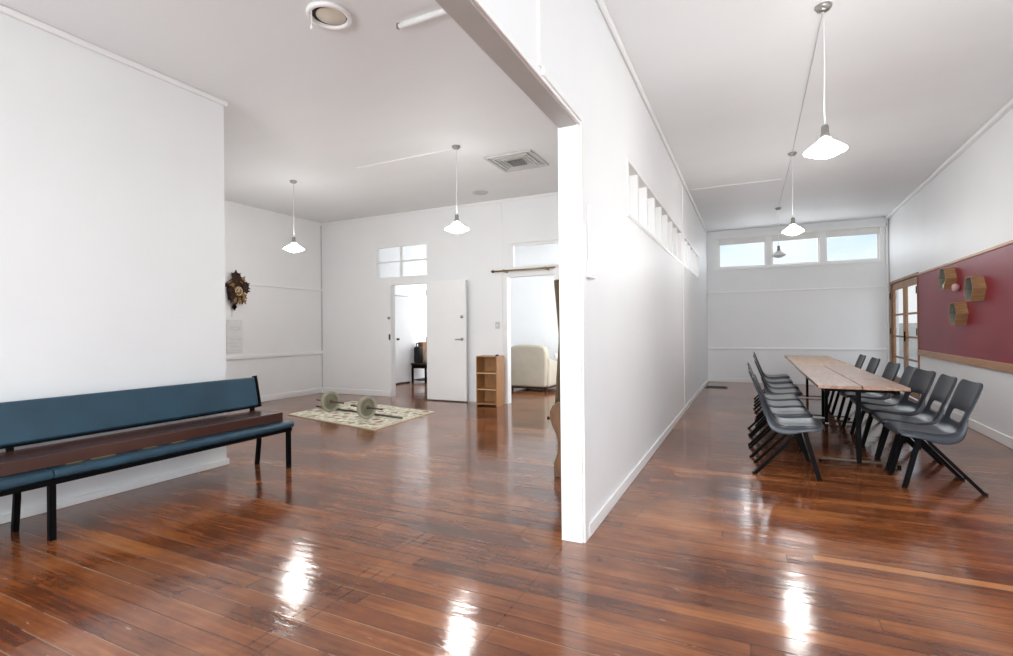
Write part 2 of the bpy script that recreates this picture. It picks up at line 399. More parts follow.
skirting('baseboard_block', (XB, YK), (XB, YB + .018), 1, 0, 'white baseboard under the blue bench wall', .058)
skirting('baseboard_left', (XL, YB), (XL, YF), 1, 0, 'white baseboard along the clock wall')
skirting('baseboard_far', (XL, YF), (-6.23, YF), 0, -1, 'white baseboard left of the open white door')
skirting('baseboard_end', (XP1, YR), (XRE, YR), 0, -1, 'white baseboard at the end of the table room', .09)

# projecting block at left
struct(B(((XL - .1, YK, 0), (XB, YB, H))).build('wall_block', M['wall']), 'white projecting wall behind the blue bench', 'wall')
# left wall
struct(B(((XL - .12, YB, 0), (XL, YR, H))).build('wall_left', M['wall']), 'white left wall with the carved clock', 'wall')
struct(B(((XL, YB, 2.095), (XL + .022, YF, 2.13))).build('trim_8', M['trim'], bevel=.004), 'thin white picture rail beside the carved clock', 'trim')
struct(B(((XL, YB, .80), (XL + .03, YF, .865))).build('trim_9', M['trim'], bevel=.008), 'white dado rail on the clock wall', 'trim')
struct(B(((XL + .001, YF - .02, .11), (XL + .016, YF, H - .06))).build('trim_10', M['mesh_grey']), 'grey corner bead between clock wall and door wall', 'trim')

# far wall of left room: two doorways with transoms
DA = (-6.215, -5.305, 2.16); TA = (-6.57, -5.35, 2.26, 2.89)
DB = (-3.747, -2.45, 2.18); TB = (-3.64, -2.50, 2.305, 2.70)
y0, y1 = YF, YF + .12
struct(B(((XL, y0, 0), (TA[0], y1, H)), ((TA[0], y0, 0), (DA[0], y1, TA[2])), ((DA[0], y0, DA[2]), (DA[1], y1, TA[2])), ((TA[0], y0, TA[3]), (DA[1], y1, H)), ((TA[1], y0, TA[2]), (DA[1], y1, TA[3])),
         ((DA[1], y0, 0), (DB[0], y1, H)), ((DB[0], y0, DB[2]), (DB[1], y1, TB[2])), ((DB[0], y0, TB[2]), (TB[0], y1, TB[3])), ((TB[1], y0, TB[2]), (DB[1], y1, TB[3])),
         ((DB[0], y0, TB[3]), (DB[1], y1, H)), ((DB[1], y0, 0), (XP0, y1, H))).build('wall_far', M['wall']), 'white far wall of the left room with two doorways', 'wall')
f = MB(); xm = -5.975
x0, x1, z0, z1 = TA
f.box((x0, y0 - .008, z0), (x1, y0 + .06, z0 + .03)); f.box((x0, y0 - .008, z1 - .025), (x1, y0 + .06, z1)); f.box((x0, y0 - .008, z0 + .03), (x0 + .025, y0 + .06, z1 - .025)); f.box((x1 - .025, y0 - .008, z0 + .03), (x1, y0 + .06, z1 - .025))
f.box((xm - .015, y0, z0 + .03), (xm + .015, y0 + .05, z1 - .025)); zm = (z0 + z1) / 2 + .01
f.box((x0 + .025, y0 + .002, zm - .012), (xm - .015, y0 + .05, zm + .012)); f.box((xm + .015, y0 + .002, zm - .012), (x1 - .025, y0 + .05, zm + .012))
w = f.build('window_3', M['trim']); struct(w, 'white four pane transom window above the left doorway', 'window')
B(((x0 + .02, y0 + .028, z0 + .02), (x1 - .02, y0 + .034, z1 - .02))).build('window_pane', M['glass'], w)
f = MB(); x0, x1, z0, z1 = TB
f.box((x0, y0 - .012, z0), (x1, y0 + .06, z0 + .03)); f.box((x0, y0 - .012, z1 - .025), (x1, y0 + .06, z1)); f.box((x0, y0 - .01, z0 + .03), (x0 + .025, y0 + .06, z1 - .025)); f.box((x1 - .025, y0 - .01, z0 + .03), (x1, y0 + .06, z1 - .025))
f.box((x0 - .06, y0 - .03, z1 + .02), (x1 + .06, y0, z1 + .05))
w = f.build('window_4', M['trim']); struct(w, 'white transom window above the sofa doorway', 'window')
B(((x0 + .02, y0 + .028, z0 + .02), (x1 - .02, y0 + .034, z1 - .02))).build('window_pane', M['glass'], w)
# door linings
def lining(name, d, label):
    f = MB(); a, b, z = d
    f.box((a, y0 - .012, 0), (a + .012, y1, z)); f.box((b - .02, y0 - .012, 0), (b, y1, z)); f.box((a + .012, y0 - .012, z - .02), (b - .02, y1, z))
    struct(f.build(name, M['trim']), label, 'trim')
lining('trim_11', DA, 'white door lining around the left doorway')
lining('trim_12', DB, 'white door lining around the sofa doorway')
struct(B(((-3.86, y0 - .012, 0.0), (-3.825, y0, H - .05))).build('trim_13', M['trim']), 'white vertical batten above the light switches', 'trim')

# open white door leaf folded back against the wall
d = empty('door_1', (-5.305, 7.765, 0)); struct(d, 'open white flush door folded back beside the small bookshelf', 'door')
B(((0, -.04, .018), (.82, 0, 2.145))).build('door_leaf', M['white_door'], d, bevel=.003)
h = MB(); h.lathe([(0, -.012), (.027, -.012), (.027, 0), (0, 0)], (.745, -.04, 1.105), 20, 'y'); h.tube([(.745, -.045, 1.105), (.745, -.085, 1.105)], .010); h.tube([(.752, -.085, 1.105), (.70, -.088, 1.107), (.63, -.082, 1.103)], .010)
h.build('door_handle', M['steel'], d, smooth=True)
MB().lathe([(0, -.03), (.022, -.03), (.028, -.012), (.028, 0), (0, 0)], (.745, -.04, 1.50), 20, 'y').build('door_lock', M['steel'], d, smooth=True)
for z in (.25, 1.1, 1.95): B(((-.012, -.045, z - .05), (.004, 0, z + .05))).build('hinge', M['steel'], d)
B(((.802, -.002, .02), (.822, .006, 2.14))).build('edge_strip', M['mesh_grey'], d)
# strike hardware on the left jamb
o = MB().lathe([(0, -.03), (.022, -.03), (.028, -.01), (.028, 0), (0, 0)], (-6.255, y0, 1.51), 18, 'y').build('door_knob', M['steel'], smooth=True)
tag(o, 'small round metal door catch on wall left of the open doorway', 'door hardware')
o = B(((-6.245, y0 - .03, 1.09), (-6.222, y0, 1.20))).build('strike_plate', M['bar'], bevel=.004)
tag(o, 'dark metal strike plate on the left doorway jamb', 'door hardware')

# rooms behind
struct(B(((-5.32, y1, 0), (-5.22, YR, H))).build('wall_divider', M['wall']), 'white dividing wall between the hall and the sofa room', 'wall')
struct(B(((-7.70, y1, 0), (-7.585, 9.42, H)), ((-7.70, 9.42, 2.1), (-7.585, 10.30, H)), ((-7.70, 10.30, 0), (-7.585, YR, H))).build('wall_hall', M['wall']), 'white wall of the small hall seen through the left doorway', 'wall')
struct(B(((XL, YR, 0), (XP0, YR + .12, H))).build('wall_rear', M['wall']), 'white end wall of the back rooms', 'wall')
struct(B(((-5.22, 10.95, 0), (XP0, 11.05, H))).build('wall_sofa', M['wall']), 'white wall behind the cream sofa', 'wall')
d = empty('door_2', (-7.58, 9.44, 0), -.10); struct(d, 'white inner door of the hall seen through the left doorway', 'door')
B(((-.005, 0, .03), (.035, .84, 2.08))).build('door_leaf', M['white_door'], d, bevel=.003)
h = MB(); h.lathe([(0, 0), (.025, 0), (.025, .02), (.012, .03), (.026, .05), (0, .06)], (.035, .30, 1.06), 18, 'x'); h.build('door_handle', M['bar'], d, smooth=True)

# right room far wall with clerestory windows
CW = (-.70, 2.45, 2.63, 3.32)
struct(B(((XP1, YR, 0), (XRE, YR + .12, CW[2])), ((XP1, YR, CW[2]), (CW[0], YR + .12, H)), ((CW[1], YR, CW[2]), (XRE, YR + .12, H)), ((CW[0], YR, CW[3]), (CW[1], YR + .12, H))).build('wall_end', M['wall']),
       'white end wall of the table room under the high windows', 'wall')
f = MB(); x0, x1, z0, z1 = CW
f.box((x0 - .05, YR - .02, z0 - .05), (x1 + .05, YR + .08, z0 + .01)); f.box((x0 - .05, YR - .05, z1 - .01), (x1 + .10, YR + .08, z1 + .05))
f.box((x0 - .05, YR - .015, z0), (x0 + .04, YR + .08, z1)); f.box((x1 - .03, YR - .015, z0), (x1 + .05, YR + .08, z1))
for xx in (.33, 1.36): f.box((xx, YR - .01, z0), (xx + .11, YR + .08, z1))
for a, b in ((x0 + .04, .33), (.44, 1.36), (1.47, x1 - .03)):
    f.box((a, YR + .03, z0 + .01), (a + .035, YR + .07, z1)); f.box((b - .035, YR + .03, z0 + .01), (b, YR + .07, z1))
    f.box((a + .035, YR + .03, z0 + .01), (b - .035, YR + .07, z0 + .045)); f.box((a + .035, YR + .03, z1 - .04), (b - .035, YR + .07, z1))
w = f.build('window_5', M['trim'], bevel=.004); struct(w, 'three light high window at the far end of the table room', 'window')
for a, b in ((x0 + .04, .33), (.44, 1.36), (1.47, x1 - .03)):
    B(((a + .02, YR + .048, z0 + .02), (b - .02, YR + .053, z1 - .02))).build('window_pane', M['glass'], w)
for a, b in ((x0 + .045, .325), (.445, 1.355), (1.475, x1 - .035)):
    B(((a, YR + .008, z1 - .15), (b, YR + .02, z1))).build('roller_blind', M['lining'], w)
struct(B(((XP1, YR - .018, 2.055), (XRE, YR, 2.085))).build('trim_14', M['trim'], bevel=.004), 'thin white horizontal batten under the high windows', 'trim')
struct(B(((XP1, YR - .03, .755), (XRE, YR, .80))).build('trim_15', M['trim'], bevel=.006), 'white dado rail across the end wall', 'trim')
struct(B(((XRE - .08, YR - .05, 0), (XRE - .04, YR, H))).build('trim_16', M['trim']), 'white corner post beside the high windows', 'trim')

# right wall with french door opening
FD = (along(10.10), along(11.87), along(11, 2.105)[1])
rw(struct(B(((XR, YK, 0), (XR + .12, -2.6, H)), ((XR, -2.6, 0), (XR + .12, 3.6, .9)), ((XR, -2.6, 2.75), (XR + .12, 3.6, H)), ((XR, 3.6, 0), (XR + .12, FD[0], H)), ((XR, FD[1], 0), (XR + .12, YR + .12, H)), ((XR, FD[0], FD[2]), (XR + .12, FD[1], H))).build('wall_right', M['wall']),
       'white right wall carrying the dark red board', 'wall'))
d = rw(empty('door_3', (XR, FD[0], 0))); struct(d, 'pair of glazed timber french doors at the end of the red board', 'door')
w = FD[1] - FD[0]
f = MB(); f.box((-.02, 0, 0), (.05, .05, FD[2])); f.box((-.02, w - .05, 0), (.05, w, FD[2])); f.box((-.02, .05, FD[2] - .05), (.05, w - .05, FD[2]))
f.build('door_frame', M['oak'], d, bevel=.004)
for a, b in ((.055, w / 2 - .003), (w / 2 + .003, w - .055)):
    f = MB(); s = .095; ft = FD[2] - .053
    f.box((.005, a, .02), (.045, a + s, ft)); f.box((.005, b - s, .02), (.045, b, ft))
    f.box((.005, a + s, ft - .13), (.045, b - s, ft)); f.box((.005, a + s, .02), (.045, b - s, .27))
    for z in (.66, 1.06, 1.48): f.box((.010, a + s, z - .018), (.040, b - s, z + .018))
    l = f.build('door_leaf', M['oak'], d, bevel=.003)
    B(((.022, a + s - .01, .26), (.027, b - s + .01, ft - .12))).build('door_glass', M['glass'], l)
for yy in (.05, w - .05):
    for z in (.3, 1.16, 1.86): B(((-.03, yy - .022, z - .06), (-.018, yy + .022, z + .06))).build('hinge', M['black'], d)
h = MB(); h.box((-.012, w / 2 - .07, .98), (.006, w / 2 - .03, 1.16)); h.tube([(-.01, w / 2 - .05, 1.06), (-.05, w / 2 - .05, 1.06), (-.055, w / 2 - .14, 1.06)], .008)
h.build('door_handle', M['black'], d)
# wall behind the viewer with windows
WB = ((-4.3, -1.5), (-.5, 2.1))
bx = [((XB, YK - .12, 0), (XR + .12, YK, .8)), ((XB, YK - .12, 2.9), (XR + .12, YK, H)), ((XB, YK - .12, .8), (WB[0][0], YK, 2.9)), ((WB[0][1], YK - .12, .8), (WB[1][0], YK, 2.9)), ((WB[1][1], YK - .12, .8), (XR + .12, YK, 2.9))]
struct(B(*bx).build('wall_back', M['wall']), 'white wall with large windows behind the viewer', 'wall')
# outside
struct(B(((XR + .12, -8, -.25), (30, 40, -.15))).build('ground', M['ground']), 'pale concrete yard outside the french doors', 'ground')
f = MB()
for i in range(9): f.box((7.0 + .012 * (i % 2), 8, -.15 + i * .17), (7.1, 34, -.15 + i * .17 + .165))
tag(f.build('neighbour_fence', M['clad']), 'pale grey boarded fence in the yard beyond the french doors', 'fence')

# ------------------------------------------------------------------ red board
b = rw(empty('pinboard', (XR, 7.3, .785))); tag(b, 'long dark red pinboard with timber rails on the right wall', 'board')
ya, yb = -2.95, FD[0] - 7.3 - .03
B(((-.018, ya, .085), (0, yb, 1.30))).build('board_panel', M['red'], b)
B(((-.035, ya, -.005), (0, yb + .025, .085))).build('bottom_rail', M['rail'], b, bevel=.004)
B(((-.030, ya, 1.30), (0, yb + .025, 1.335))).build('top_rail', M['rail'], b, bevel=.004)
B(((-.030, yb, .085), (0, yb + .025, 1.30))).build('end_rail', M['oak'], b)

def hexbox(y, z, label, rot=0):
    r, dep, tk = .166, .118, .012
    y, z = along(y, z); e = rw(empty('hexagon_shelf', (XR - .018, y, z))); tag(e, label, 'shelf', 'timber hexagon boxes on the red board')
    f = MB()
    o_ = [(r * math.cos(k * PI / 3 + rot), r * math.sin(k * PI / 3 + rot)) for k in range(6)]
    i_ = [((r - tk) * math.cos(k * PI / 3 + rot), (r - tk) * math.sin(k * PI / 3 + rot)) for k in range(6)]
    for k in range(6):
        j = (k + 1) % 6
        f.prism([o_[k], o_[j], i_[j], i_[k]], 0, -dep, 0)
    f.build('hexagon_side', M['hexwood'], e)
    f = MB(); l_ = [(p[0] * .97, p[1] * .97) for p in i_]
    for k in range(6):
        j = (k + 1) % 6; f.prism([i_[k], i_[j], l_[j], l_[k]], 0, -dep + .006, -.012)
    f.build('hexagon_lining', M['hexin'], e)
    MB().prism(i_, 0, -.012, -.001).build('back_panel', M['hexin'], e)
    return e
hexbox(8.53, 1.88, 'timber hexagon box under the top rail of the red board, holding a small jar', .05)
hexbox(7.63, 1.685, 'empty timber hexagon box nearest the right edge of the picture', .0)
hexbox(8.16, 1.41, 'empty timber hexagon box, lowest of the three on the red board', .0)
o = MB().lathe([(0, 0), (.028, 0), (.034, .02), (.030, .06), (.016, .075), (.018, .09), (0, .09)], (XR - .085, along(8.565), 1.764), 18).build('green_jar', M['greenjar'], smooth=True)
tag(o, 'small olive green jar inside the top hexagon box', 'jar'); rw(o)
o = MB().lathe([(0, 0), (.016, 0), (.020, .05), (.017, .05), (.014, .008), (0, .008)], (XR - .112, along(8.51), 1.759), 18).build('white_cup', M['whitejar'], smooth=True)
tag(o, 'tiny white cup inside the top hexagon box', 'cup'); rw(o)
o = MB().lathe([(0, -.02), (.025, -.02), (.045, -.035), (.055, -.06), (.045, -.09), (.02, -.10), (0, -.10)], (XR, along(8.29), 1.752), 18, 'x').build('wall_ornament', M['pink'], smooth=True)
tag(o, 'small round pink ornament between two hexagon boxes on the red board', 'ornament'); rw(o)

# ------------------------------------------------------------------ wall plates
f = empty('switch_box', (XP1, 3.085, 1.585)); tag(f, 'white surface mounted box with conduit on the near end of the partition', 'switch')
B(((0, -.075, .0), (.028, .075, .10))).build('box_body', M['trim'], f, bevel=.006)
B(((.028, -.05, .02), (.032, .05, .08))).build('cover_plate', M['trim'], f, bevel=.003)
B(((0, -.018, .10), (.016, .018, .46))).build('conduit', M['cord'], f, bevel=.004)
for nm, x, z, lb in (('light_switch', -3.925, 1.34, 'left white light switch beside the sofa doorway batten'), ('light_switch', -3.775, 1.325, 'right white light switch beside the sofa doorway, above the bookshelf')):
    f = empty(nm, (x, YF, z)); tag(f, lb, 'switch', 'white light switches')
    B(((-.04, -.016, -.06), (.04, 0, .06))).build('switch_plate', M['mesh_grey'] if x < -3.9 else M['trim'], f, bevel=.004)
    B(((-.012, -.024, -.012), (.012, -.016, .012))).build('rocker', M['trim'], f, bevel=.002)

# ------------------------------------------------------------------ ceiling fittings
def pendant(x, y, label, lit=True, r=.145, drop=0.0):
    e = empty('pendant_lamp', (x, y, H)); tag(e, label, 'lamp', 'white shaded pendant lamps')
    MB().lathe([(0, 0), (.052, 0), (.052, -.012), (.040, -.030), (.018, -.040), (0, -.040)], n=22).build('ceiling_rose', M['steel'], e, smooth=True)
    z = -.84 - drop
    MB().tube([(0, 0, -.035), (.002, 0, -.4), (-.003, 0, -.7), (0, 0, z + .01)], .0045, 8).build('cord', M['cord'], e, smooth=True)
    MB().lathe([(0, z + .01), (.018, z + .01), (.024, z - .005), (.024, z - .05), (.030, z - .055), (.030, z - .088), (0, z - .088)], n=20).build('lamp_holder', M['steel'], e, smooth=True)
    zs = z - .088
    MB().lathe([(0, zs + .004), (.036, zs + .004), (.045, zs - .012), (.085, zs - .040), (r, zs - .078), (r + .001, zs - .084), (r - .02, zs - .090), (.075, zs - .112), (.04, zs - .124), (0, zs - .128)], n=36).build('lamp_shade', M['shade'] if lit else M['shade_off'], e, smooth=True)
    if lit:
        l = bpy.data.lights.new('pendant_bulb', 'POINT'); l.energy = 25; l.color = (1, .985, .955); l.shadow_soft_size = .095
        o = bpy.data.objects.new('pendant_bulb', l); col.objects.link(o); o.parent = e; o.location = (0, 0, zs - .22)
    return e
pendant(.48, 4.157, 'white glass pendant lamp nearest the viewer in the table room', r=.13)
pendant(.505, 7.50, 'middle white glass pendant lamp in the table room, over the tables', r=.125)
pendant(.49, 10.86, 'farthest pendant lamp in the table room, unlit, against the high windows', lit=False, r=.125, drop=-.12)
pendant(-3.20, 5.32, 'white glass pendant lamp near the square ceiling vent in the left room', r=.145)
pendant(-6.085, 5.452, 'white glass pendant lamp above the carved clock side of the left room', r=.145)

e = empty('ceiling_vent', (-2.765, 6.15, H)); tag(e, 'square four way air vent in the left room ceiling', 'vent'); e.rotation_euler = (0, 0, .0)
f = MB(); s = .33
for a, b in (((-s, -s), (s, -s + .04)), ((-s, s - .04), (s, s)), ((-s, -s + .04), (-s + .04, s - .04)), ((s - .04, -s + .04), (s, s - .04))): f.box((a[0], a[1], -.022), (b[0], b[1], 0))
f.build('vent_frame', M['mesh_grey'], e, bevel=.005)
f = MB()
for k in range(1, 5):
    q = s - .04 - k * .045
    for a, b in (((-q, -q), (q, -q + .02)), ((-q, q - .02), (q, q)), ((-q, -q + .02), (-q + .02, q - .02)), ((q - .02, -q + .02), (q, q - .02))): f.box((a[0], a[1], -.03 + .004 * k), (b[0], b[1], -.004))
f.build('vent_louvres', M['mesh_grey'], e)
B(((-.29, -.29, -.003), (.29, .29, 0))).build('vent_backing', M['mesh_grey'], e)
f = MB()
for i in range(6): f.box((-.10 + i * .036, -.11, -.034), (-.10 + i * .036 + .020, .11, -.024))
f.build('vent_core', M['core'], e)

e = empty('exhaust_fan', (-2.65, 2.70, H)); tag(e, 'round white ceiling exhaust fan with cream disc and pull cord', 'fan')
MB().lathe([(.122, 0), (.152, 0), (.154, -.018), (.148, -.028), (.130, -.030), (.122, -.024), (.122, 0)], n=40).build('fan_ring', M['trim'], e, smooth=True)
MB().lathe([(0, -.001), (.122, -.001), (.122, -.003), (0, -.003)], n=36).build('fan_recess', M['dark'], e)
MB().lathe([(0, -.004), (.096, -.004), (.102, -.008), (.096, -.012), (0, -.013)], (.004, .014, 0), n=36).build('fan_disc', M['cream'], e, smooth=True)
c = MB().tube([(-.047, -.115, -.015), (-.047, -.115, -.12)], .003, 6).build('pull_cord', M['cord'], e)
MB().lathe([(0, -.115), (.006, -.118), (.012, -.15), (0, -.152)], (-.047, -.115, 0), 10).build('cord_pull', M['cord'], c, smooth=True)

e = empty('fluorescent_lamp', (-1.70, 3.005, H)); tag(e, 'slim white fluorescent tube on the left room ceiling by the header', 'lamp')
B(((-.56, -.009, -.014), (.56, .009, 0))).build('batten_body', M['trim'], e, bevel=.004)
MB().tube([(-.575, 0, -.022), (.575, 0, -.022)], .018, 12).build('tube', M['cord'], e, smooth=True)
for x in (-.595, .572): B(((x, -.012, -.036), (x + .022, .012, 0))).build('tube_holder', M['steel'], e)

o = MB().lathe([(0, 0), (.125, 0), (.125, -.008), (.105, -.014), (.095, -.006), (.04, -.012), (0, -.012)], (-3.945, 7.30, H), 28).build('round_vent', M['mesh_grey'], smooth=True)
tag(o, 'small round grey ceiling vent near the far wall of the left room', 'vent')
o = MB().tube([(.482, 4.24, H - .008), (.503, 7.42, H - .005)], .005, 8).build('ceiling_conduit', M['mesh_grey']); tag(o, 'thin grey ceiling conduit between the near and middle table room pendants', 'conduit')
o = MB().tube([(.505, 7.58, H - .008), (.492, 10.78, H - .005)], .005, 8).build('ceiling_conduit', M['mesh_grey']); tag(o, 'thin grey ceiling conduit between the middle and far table room pendants', 'conduit')
o = MB().tube([(-3.29, 5.37, H - .006), (-4.86, 5.40, H - .006)], .010, 8).build('ceiling_conduit', M['trim']); tag(o, 'thin white ceiling conduit left of the near left room pendant', 'conduit')
struct(B(((XP1 + .05, 8.72, H - .006), (.45, 8.75, H))).build('trim_17', M['trim']), 'thin white sheet joint strip on the table room ceiling', 'trim')

# ------------------------------------------------------------------ blue bench
bn = empty('upholstered_bench', (-4.07, 1.63, 0)); tag(bn, 'long blue vinyl bench on black steel legs against the left wall', 'bench')
OX, OY = -4.07, 1.63
def seatpad(a, b):
    prof = [(.185, .372), (.205, .385), (.205, .412), (.188, .430), (.10, .436), (-.16, .434), (-.25, .428), (-.262, .410), (-.262, .380), (-.24, .372)]
    m = MB(); n = 9; rings = []
    for i in range(n):
        t = i / (n - 1); y = a + (b - a) * t
        k = 1.0 if 0 < i < n - 1 else .93
        rings.append([m.bm.verts.new((p[0] * k, y, .403 + (p[1] - .403) * k)) for p in prof])
    # rounded ends
    for u, v in zip(rings, rings[1:]):
        for j in range(len(prof)):
            q = (j + 1) % len(prof); m.bm.faces.new((u[j], u[q], v[q], v[j]))
    m.bm.faces.new(rings[0]); m.bm.faces.new(rings[-1][::-1])
    return m
for a, b in ((-1.86, .0), (.004, 1.835)):
    seatpad(a, b).build('seat_cushion', M['teal'], bn, bevel=.008)
B(((.145, -1.83, .342), (.185, 1.81, .374)), ((-.25, -1.83, .342), (-.21, 1.81, .374))).build('seat_rail', M['black'], bn)
def backpanel(a, b):
    m = MB(); m.box((-.022, a, 0), (.022, b, .282)); return m
R8 = Matrix.Rotation(-math.radians(12), 4, 'Y')
bp = backpanel(-1.85, 1.815); bmesh.ops.rotate(bp.bm, verts=bp.bm.verts, cent=(0, 0, 0), matrix=R8); bmesh.ops.translate(bp.bm, verts=bp.bm.verts, vec=(-.235, -.035, .558))
bp.build('backrest', M['teal'], bn, bevel=.018, seg=3)
ed = MB(); ed.box((-.026, 1.815, -.012), (.024, 1.835, .292)); ed.box((-.026, -1.87, -.012), (.024, -1.85, .292)); ed.box((-.03, -1.85, -.014), (-.005, 1.815, .004))
bmesh.ops.rotate(ed.bm, verts=ed.bm.verts, cent=(0, 0, 0), matrix=R8); bmesh.ops.translate(ed.bm, verts=ed.bm.verts, vec=(-.235, -.035, .558))
ed.build('backrest_edging', M['black'], bn)
for yy in (-1.80, -.005, 1.785):
    MB().tube([(.165, yy, 0), (.165, yy, .36)], .017, square=True).build('leg', M['black'], bn)
    MB().tube([(-.225, yy - .03, 0), (-.195, yy - .03, .22), (-.195, yy - .03, .35), (-.265, yy - .03, .43), (-.286, yy - .03, .52), (-.305, yy - .03, .66)], .016, square=True).build('leg', M['black'], bn)
    MB().tube([(.165, yy, .352), (-.270, yy - .03, .352)], .013, square=True).build('cross_rail', M['black'], bn)
pd = empty('seat_plank', (-4.085, 1.40, .437)); tag(pd, 'long brown vinyl pad lying along the blue bench seat', 'cushion')
B(((-.235, -1.30, 0.0), (.130, 2.0, .083))).build('pad_body', M['brown'], pd, bevel=.006)
for a, b in ((.32, .41), (.46, .60), (.78, .87), (.98, 1.08)): B(((.126, a, .0), (.134, b, .005))).build('foam_edge', M['foam'], pd)

# ------------------------------------------------------------------ wall clock
ck = empty('cuckoo_clock', (XL, 5.86, 1.99)); ck.scale = (.9, .9, .9); tag(ck, 'dark carved wooden cuckoo clock on the left wall above the calendar', 'clock')
MB().prism([(-.12, -.20), (.12, -.20), (.15, .02), (.15, .10), (0, .21), (-.15, .10), (-.15, .02)], 0, .0, .12).build('clock_case', M['clockwood'], ck, bevel=.005)
f = MB()
for sgn in (-1, 1): f.prism([(0, .235), (0, .205), (sgn * .20, .075), (sgn * .22, .095)], 0, 0, .16)
f.build('clock_roof', M['clockwood'], ck)
def leaf(m, y, z, ang, ln, w, x0=.12, th=.02):
    pts = []
    for k in range(10):
        t = k / 10; a = t * 2 * PI
        rr = .5 * (1 + .28 * math.cos(5 * a))
        pts.append((math.cos(a) * ln * rr, math.sin(a) * w * rr))
    c, s_ = math.cos(ang), math.sin(ang)
    m.prism([(y + p[0] * c - p[1] * s_, z + p[0] * s_ + p[1] * c) for p in pts], 0, x0, x0 + th)
def carve(gilt, *a):
    q = MB(); leaf(q, *a); q.build('gilded_leaf' if gilt else 'carved_leaf', M['gold' if gilt else 'clockwood'], ck)
for k in range(9):
    a = -PI * .25 + k * PI * 1.5 / 8
    carve(k % 3 == 0, .16 * math.cos(a), .03 + .19 * math.sin(a), a, .15, .09, .125 + .008 * (k % 3))
for a in ((0, .0, .29, PI / 2, .14, .11, .06), (0, .05, .28, .9, .10, .06, .07), (0, -.06, .27, 2.3, .10, .06, .07), (0, .23, .06, -.3, .15, .07, .05), (0, -.22, .07, PI + .3, .14, .07, .05)): carve(*a)
for k in range(6): carve(k % 2, -.12 + .048 * k, -.20, -PI / 2 + (k - 2.5) * .2, .12, .07, .115 + .01 * (k % 2))
MB().lathe([(0, .120), (.092, .120), (.098, .135), (.080, .148), (0, .146)], (0, 0, -.03), 26, 'x').build('clock_dial', M['gold'], ck, smooth=True)
f = MB()
for k in range(12):
    a = k * PI / 6; y, z = .070 * math.sin(a), -.03 + .070 * math.cos(a)
    f.box((.146, y - .007, z - .012), (.153, y + .007, z + .012))
f.build('numeral', M['ivory'], ck)
f = MB(); f.box((.153, -.005, -.03), (.158, .005, .035)); f.box((.153, -.05, -.035), (.158, .0, -.026)); f.build('clock_hand', M['ivory'], ck)
f = MB(); f.tube([(.06, -.03, -.20), (.06, -.03, -.30)], .004, 6); leaf(f, -.03, -.31, -PI / 2, .13, .09, .05, .015); leaf(f, -.03, -.33, 0, .09, .09, .05, .015); f.build('pendulum', M['clockwood'], ck)
MB().tube([(.03, -.06, -.20), (.03, -.06, -.52)], .003, 6).build('weight_chain', M['steel'], ck)
ca = empty('wall_calendar', (XL, 5.865, 1.20)); tag(ca, 'white paper calendar hanging below the carved clock', 'calendar')
B(((.002, -.145, .03), (.008, .145, .28))).build('picture_sheet', M['paper'], ca)
B(((.002, -.145, -.275), (.010, .145, .025))).build('date_sheet', M['paper'], ca)
f = MB()
for k in range(4): f.box((.010, -.12, -.24 + k * .06), (.0115, .12, -.233 + k * .06))
f.box((.002, -.145, -.285), (.012, .145, -.275))
f.build('printed_line', M['paper2'], ca)
f = MB(); pts = [(.009, -.08, .13), (.009, -.04, .17), (.009, .02, .15), (.009, .08, .16), (.009, .09, .11), (.009, .02, .10), (.009, -.06, .12)]
f.tube(pts, .004, 6); f.build('printed_sketch', M['paper2'], ca)

# ------------------------------------------------------------------ rug and weights
c0, c1, c2 = Vector((-4.33, 5.13)), Vector((-6.38, 5.57)), Vector((-4.42, 6.63)); c3 = c1 + c2 - c0
def quad(m, pts, z0, z1): m.prism([tuple(p) for p in pts], 2, z0, z1)
rg = empty('floral_rug', (-5.4, 5.9, 0)); tag(rg, 'cream floral rug on the boards under the iron weights', 'rug')
ctr = Vector((-5.4, 5.9)); q = [p - ctr for p in (c0, c1, c3, c2)]; cc = sum(q, Vector((0, 0))) / 4
m = MB(); quad(m, [cc + (p - cc) * .965 for p in q], .001, .012); m.build('rug_field', M['rug'], rg)
m = MB()
for i in range(4):
    j = (i + 1) % 4; quad(m, [q[i], q[j], cc + (q[j] - cc) * .965, cc + (q[i] - cc) * .965], .001, .011)
m.build('rug_border', M['rugedge'], rg)

def dumbbell(x, y, label, r=.157, tilt=.0):
    ax = Vector((.98, -.19, 0)).normalized()     # disc faces this way
    ang = math.atan2(ax.y, ax.x)
    e = empty('dumbbell', (x, y, .0135), ang); tag(e, label, 'weight', 'iron weights on the rug')
    MB().lathe([(.122, -.026), (r, -.028), (r + .003, 0), (r, .028), (.127, .026), (.122, .018), (.122, -.026)], (0, 0, r + .002), 40, 'x').build('plate_rim', M['ironrim'], e, smooth=False, bevel=.003)
    MB().lathe([(0, -.015), (.126, -.015), (.126, .012), (.062, .010), (.052, .022), (0, .022)], (0, 0, r + .002), 40, 'x').build('plate_disc', M['iron'], e, bevel=.002)
    MB().lathe([(0, .020), (.028, .020), (.026, .040), (0, .040)], (0, 0, r + .002), 18, 'x').build('plate_hub', M['hub'], e, bevel=.002)
    MB().tube([(-.36, 0, r + .002), (.34, 0, r + .002)], .013, 12).build('short_bar', M['bar'], e, smooth=True)
    MB().lathe([(.0, -.07), (.026, -.07), (.026, -.016), (0, -.016)], (0, 0, r + .002), 14, 'x').build('bar_collar', M['bar'], e, bevel=.002)
    return e
dumbbell(-5.93, 5.99, 'dumbbell with one khaki iron plate, at the left end of the rug')
dumbbell(-4.97, 5.72, 'dumbbell with one khaki iron plate, near the middle of the rug')
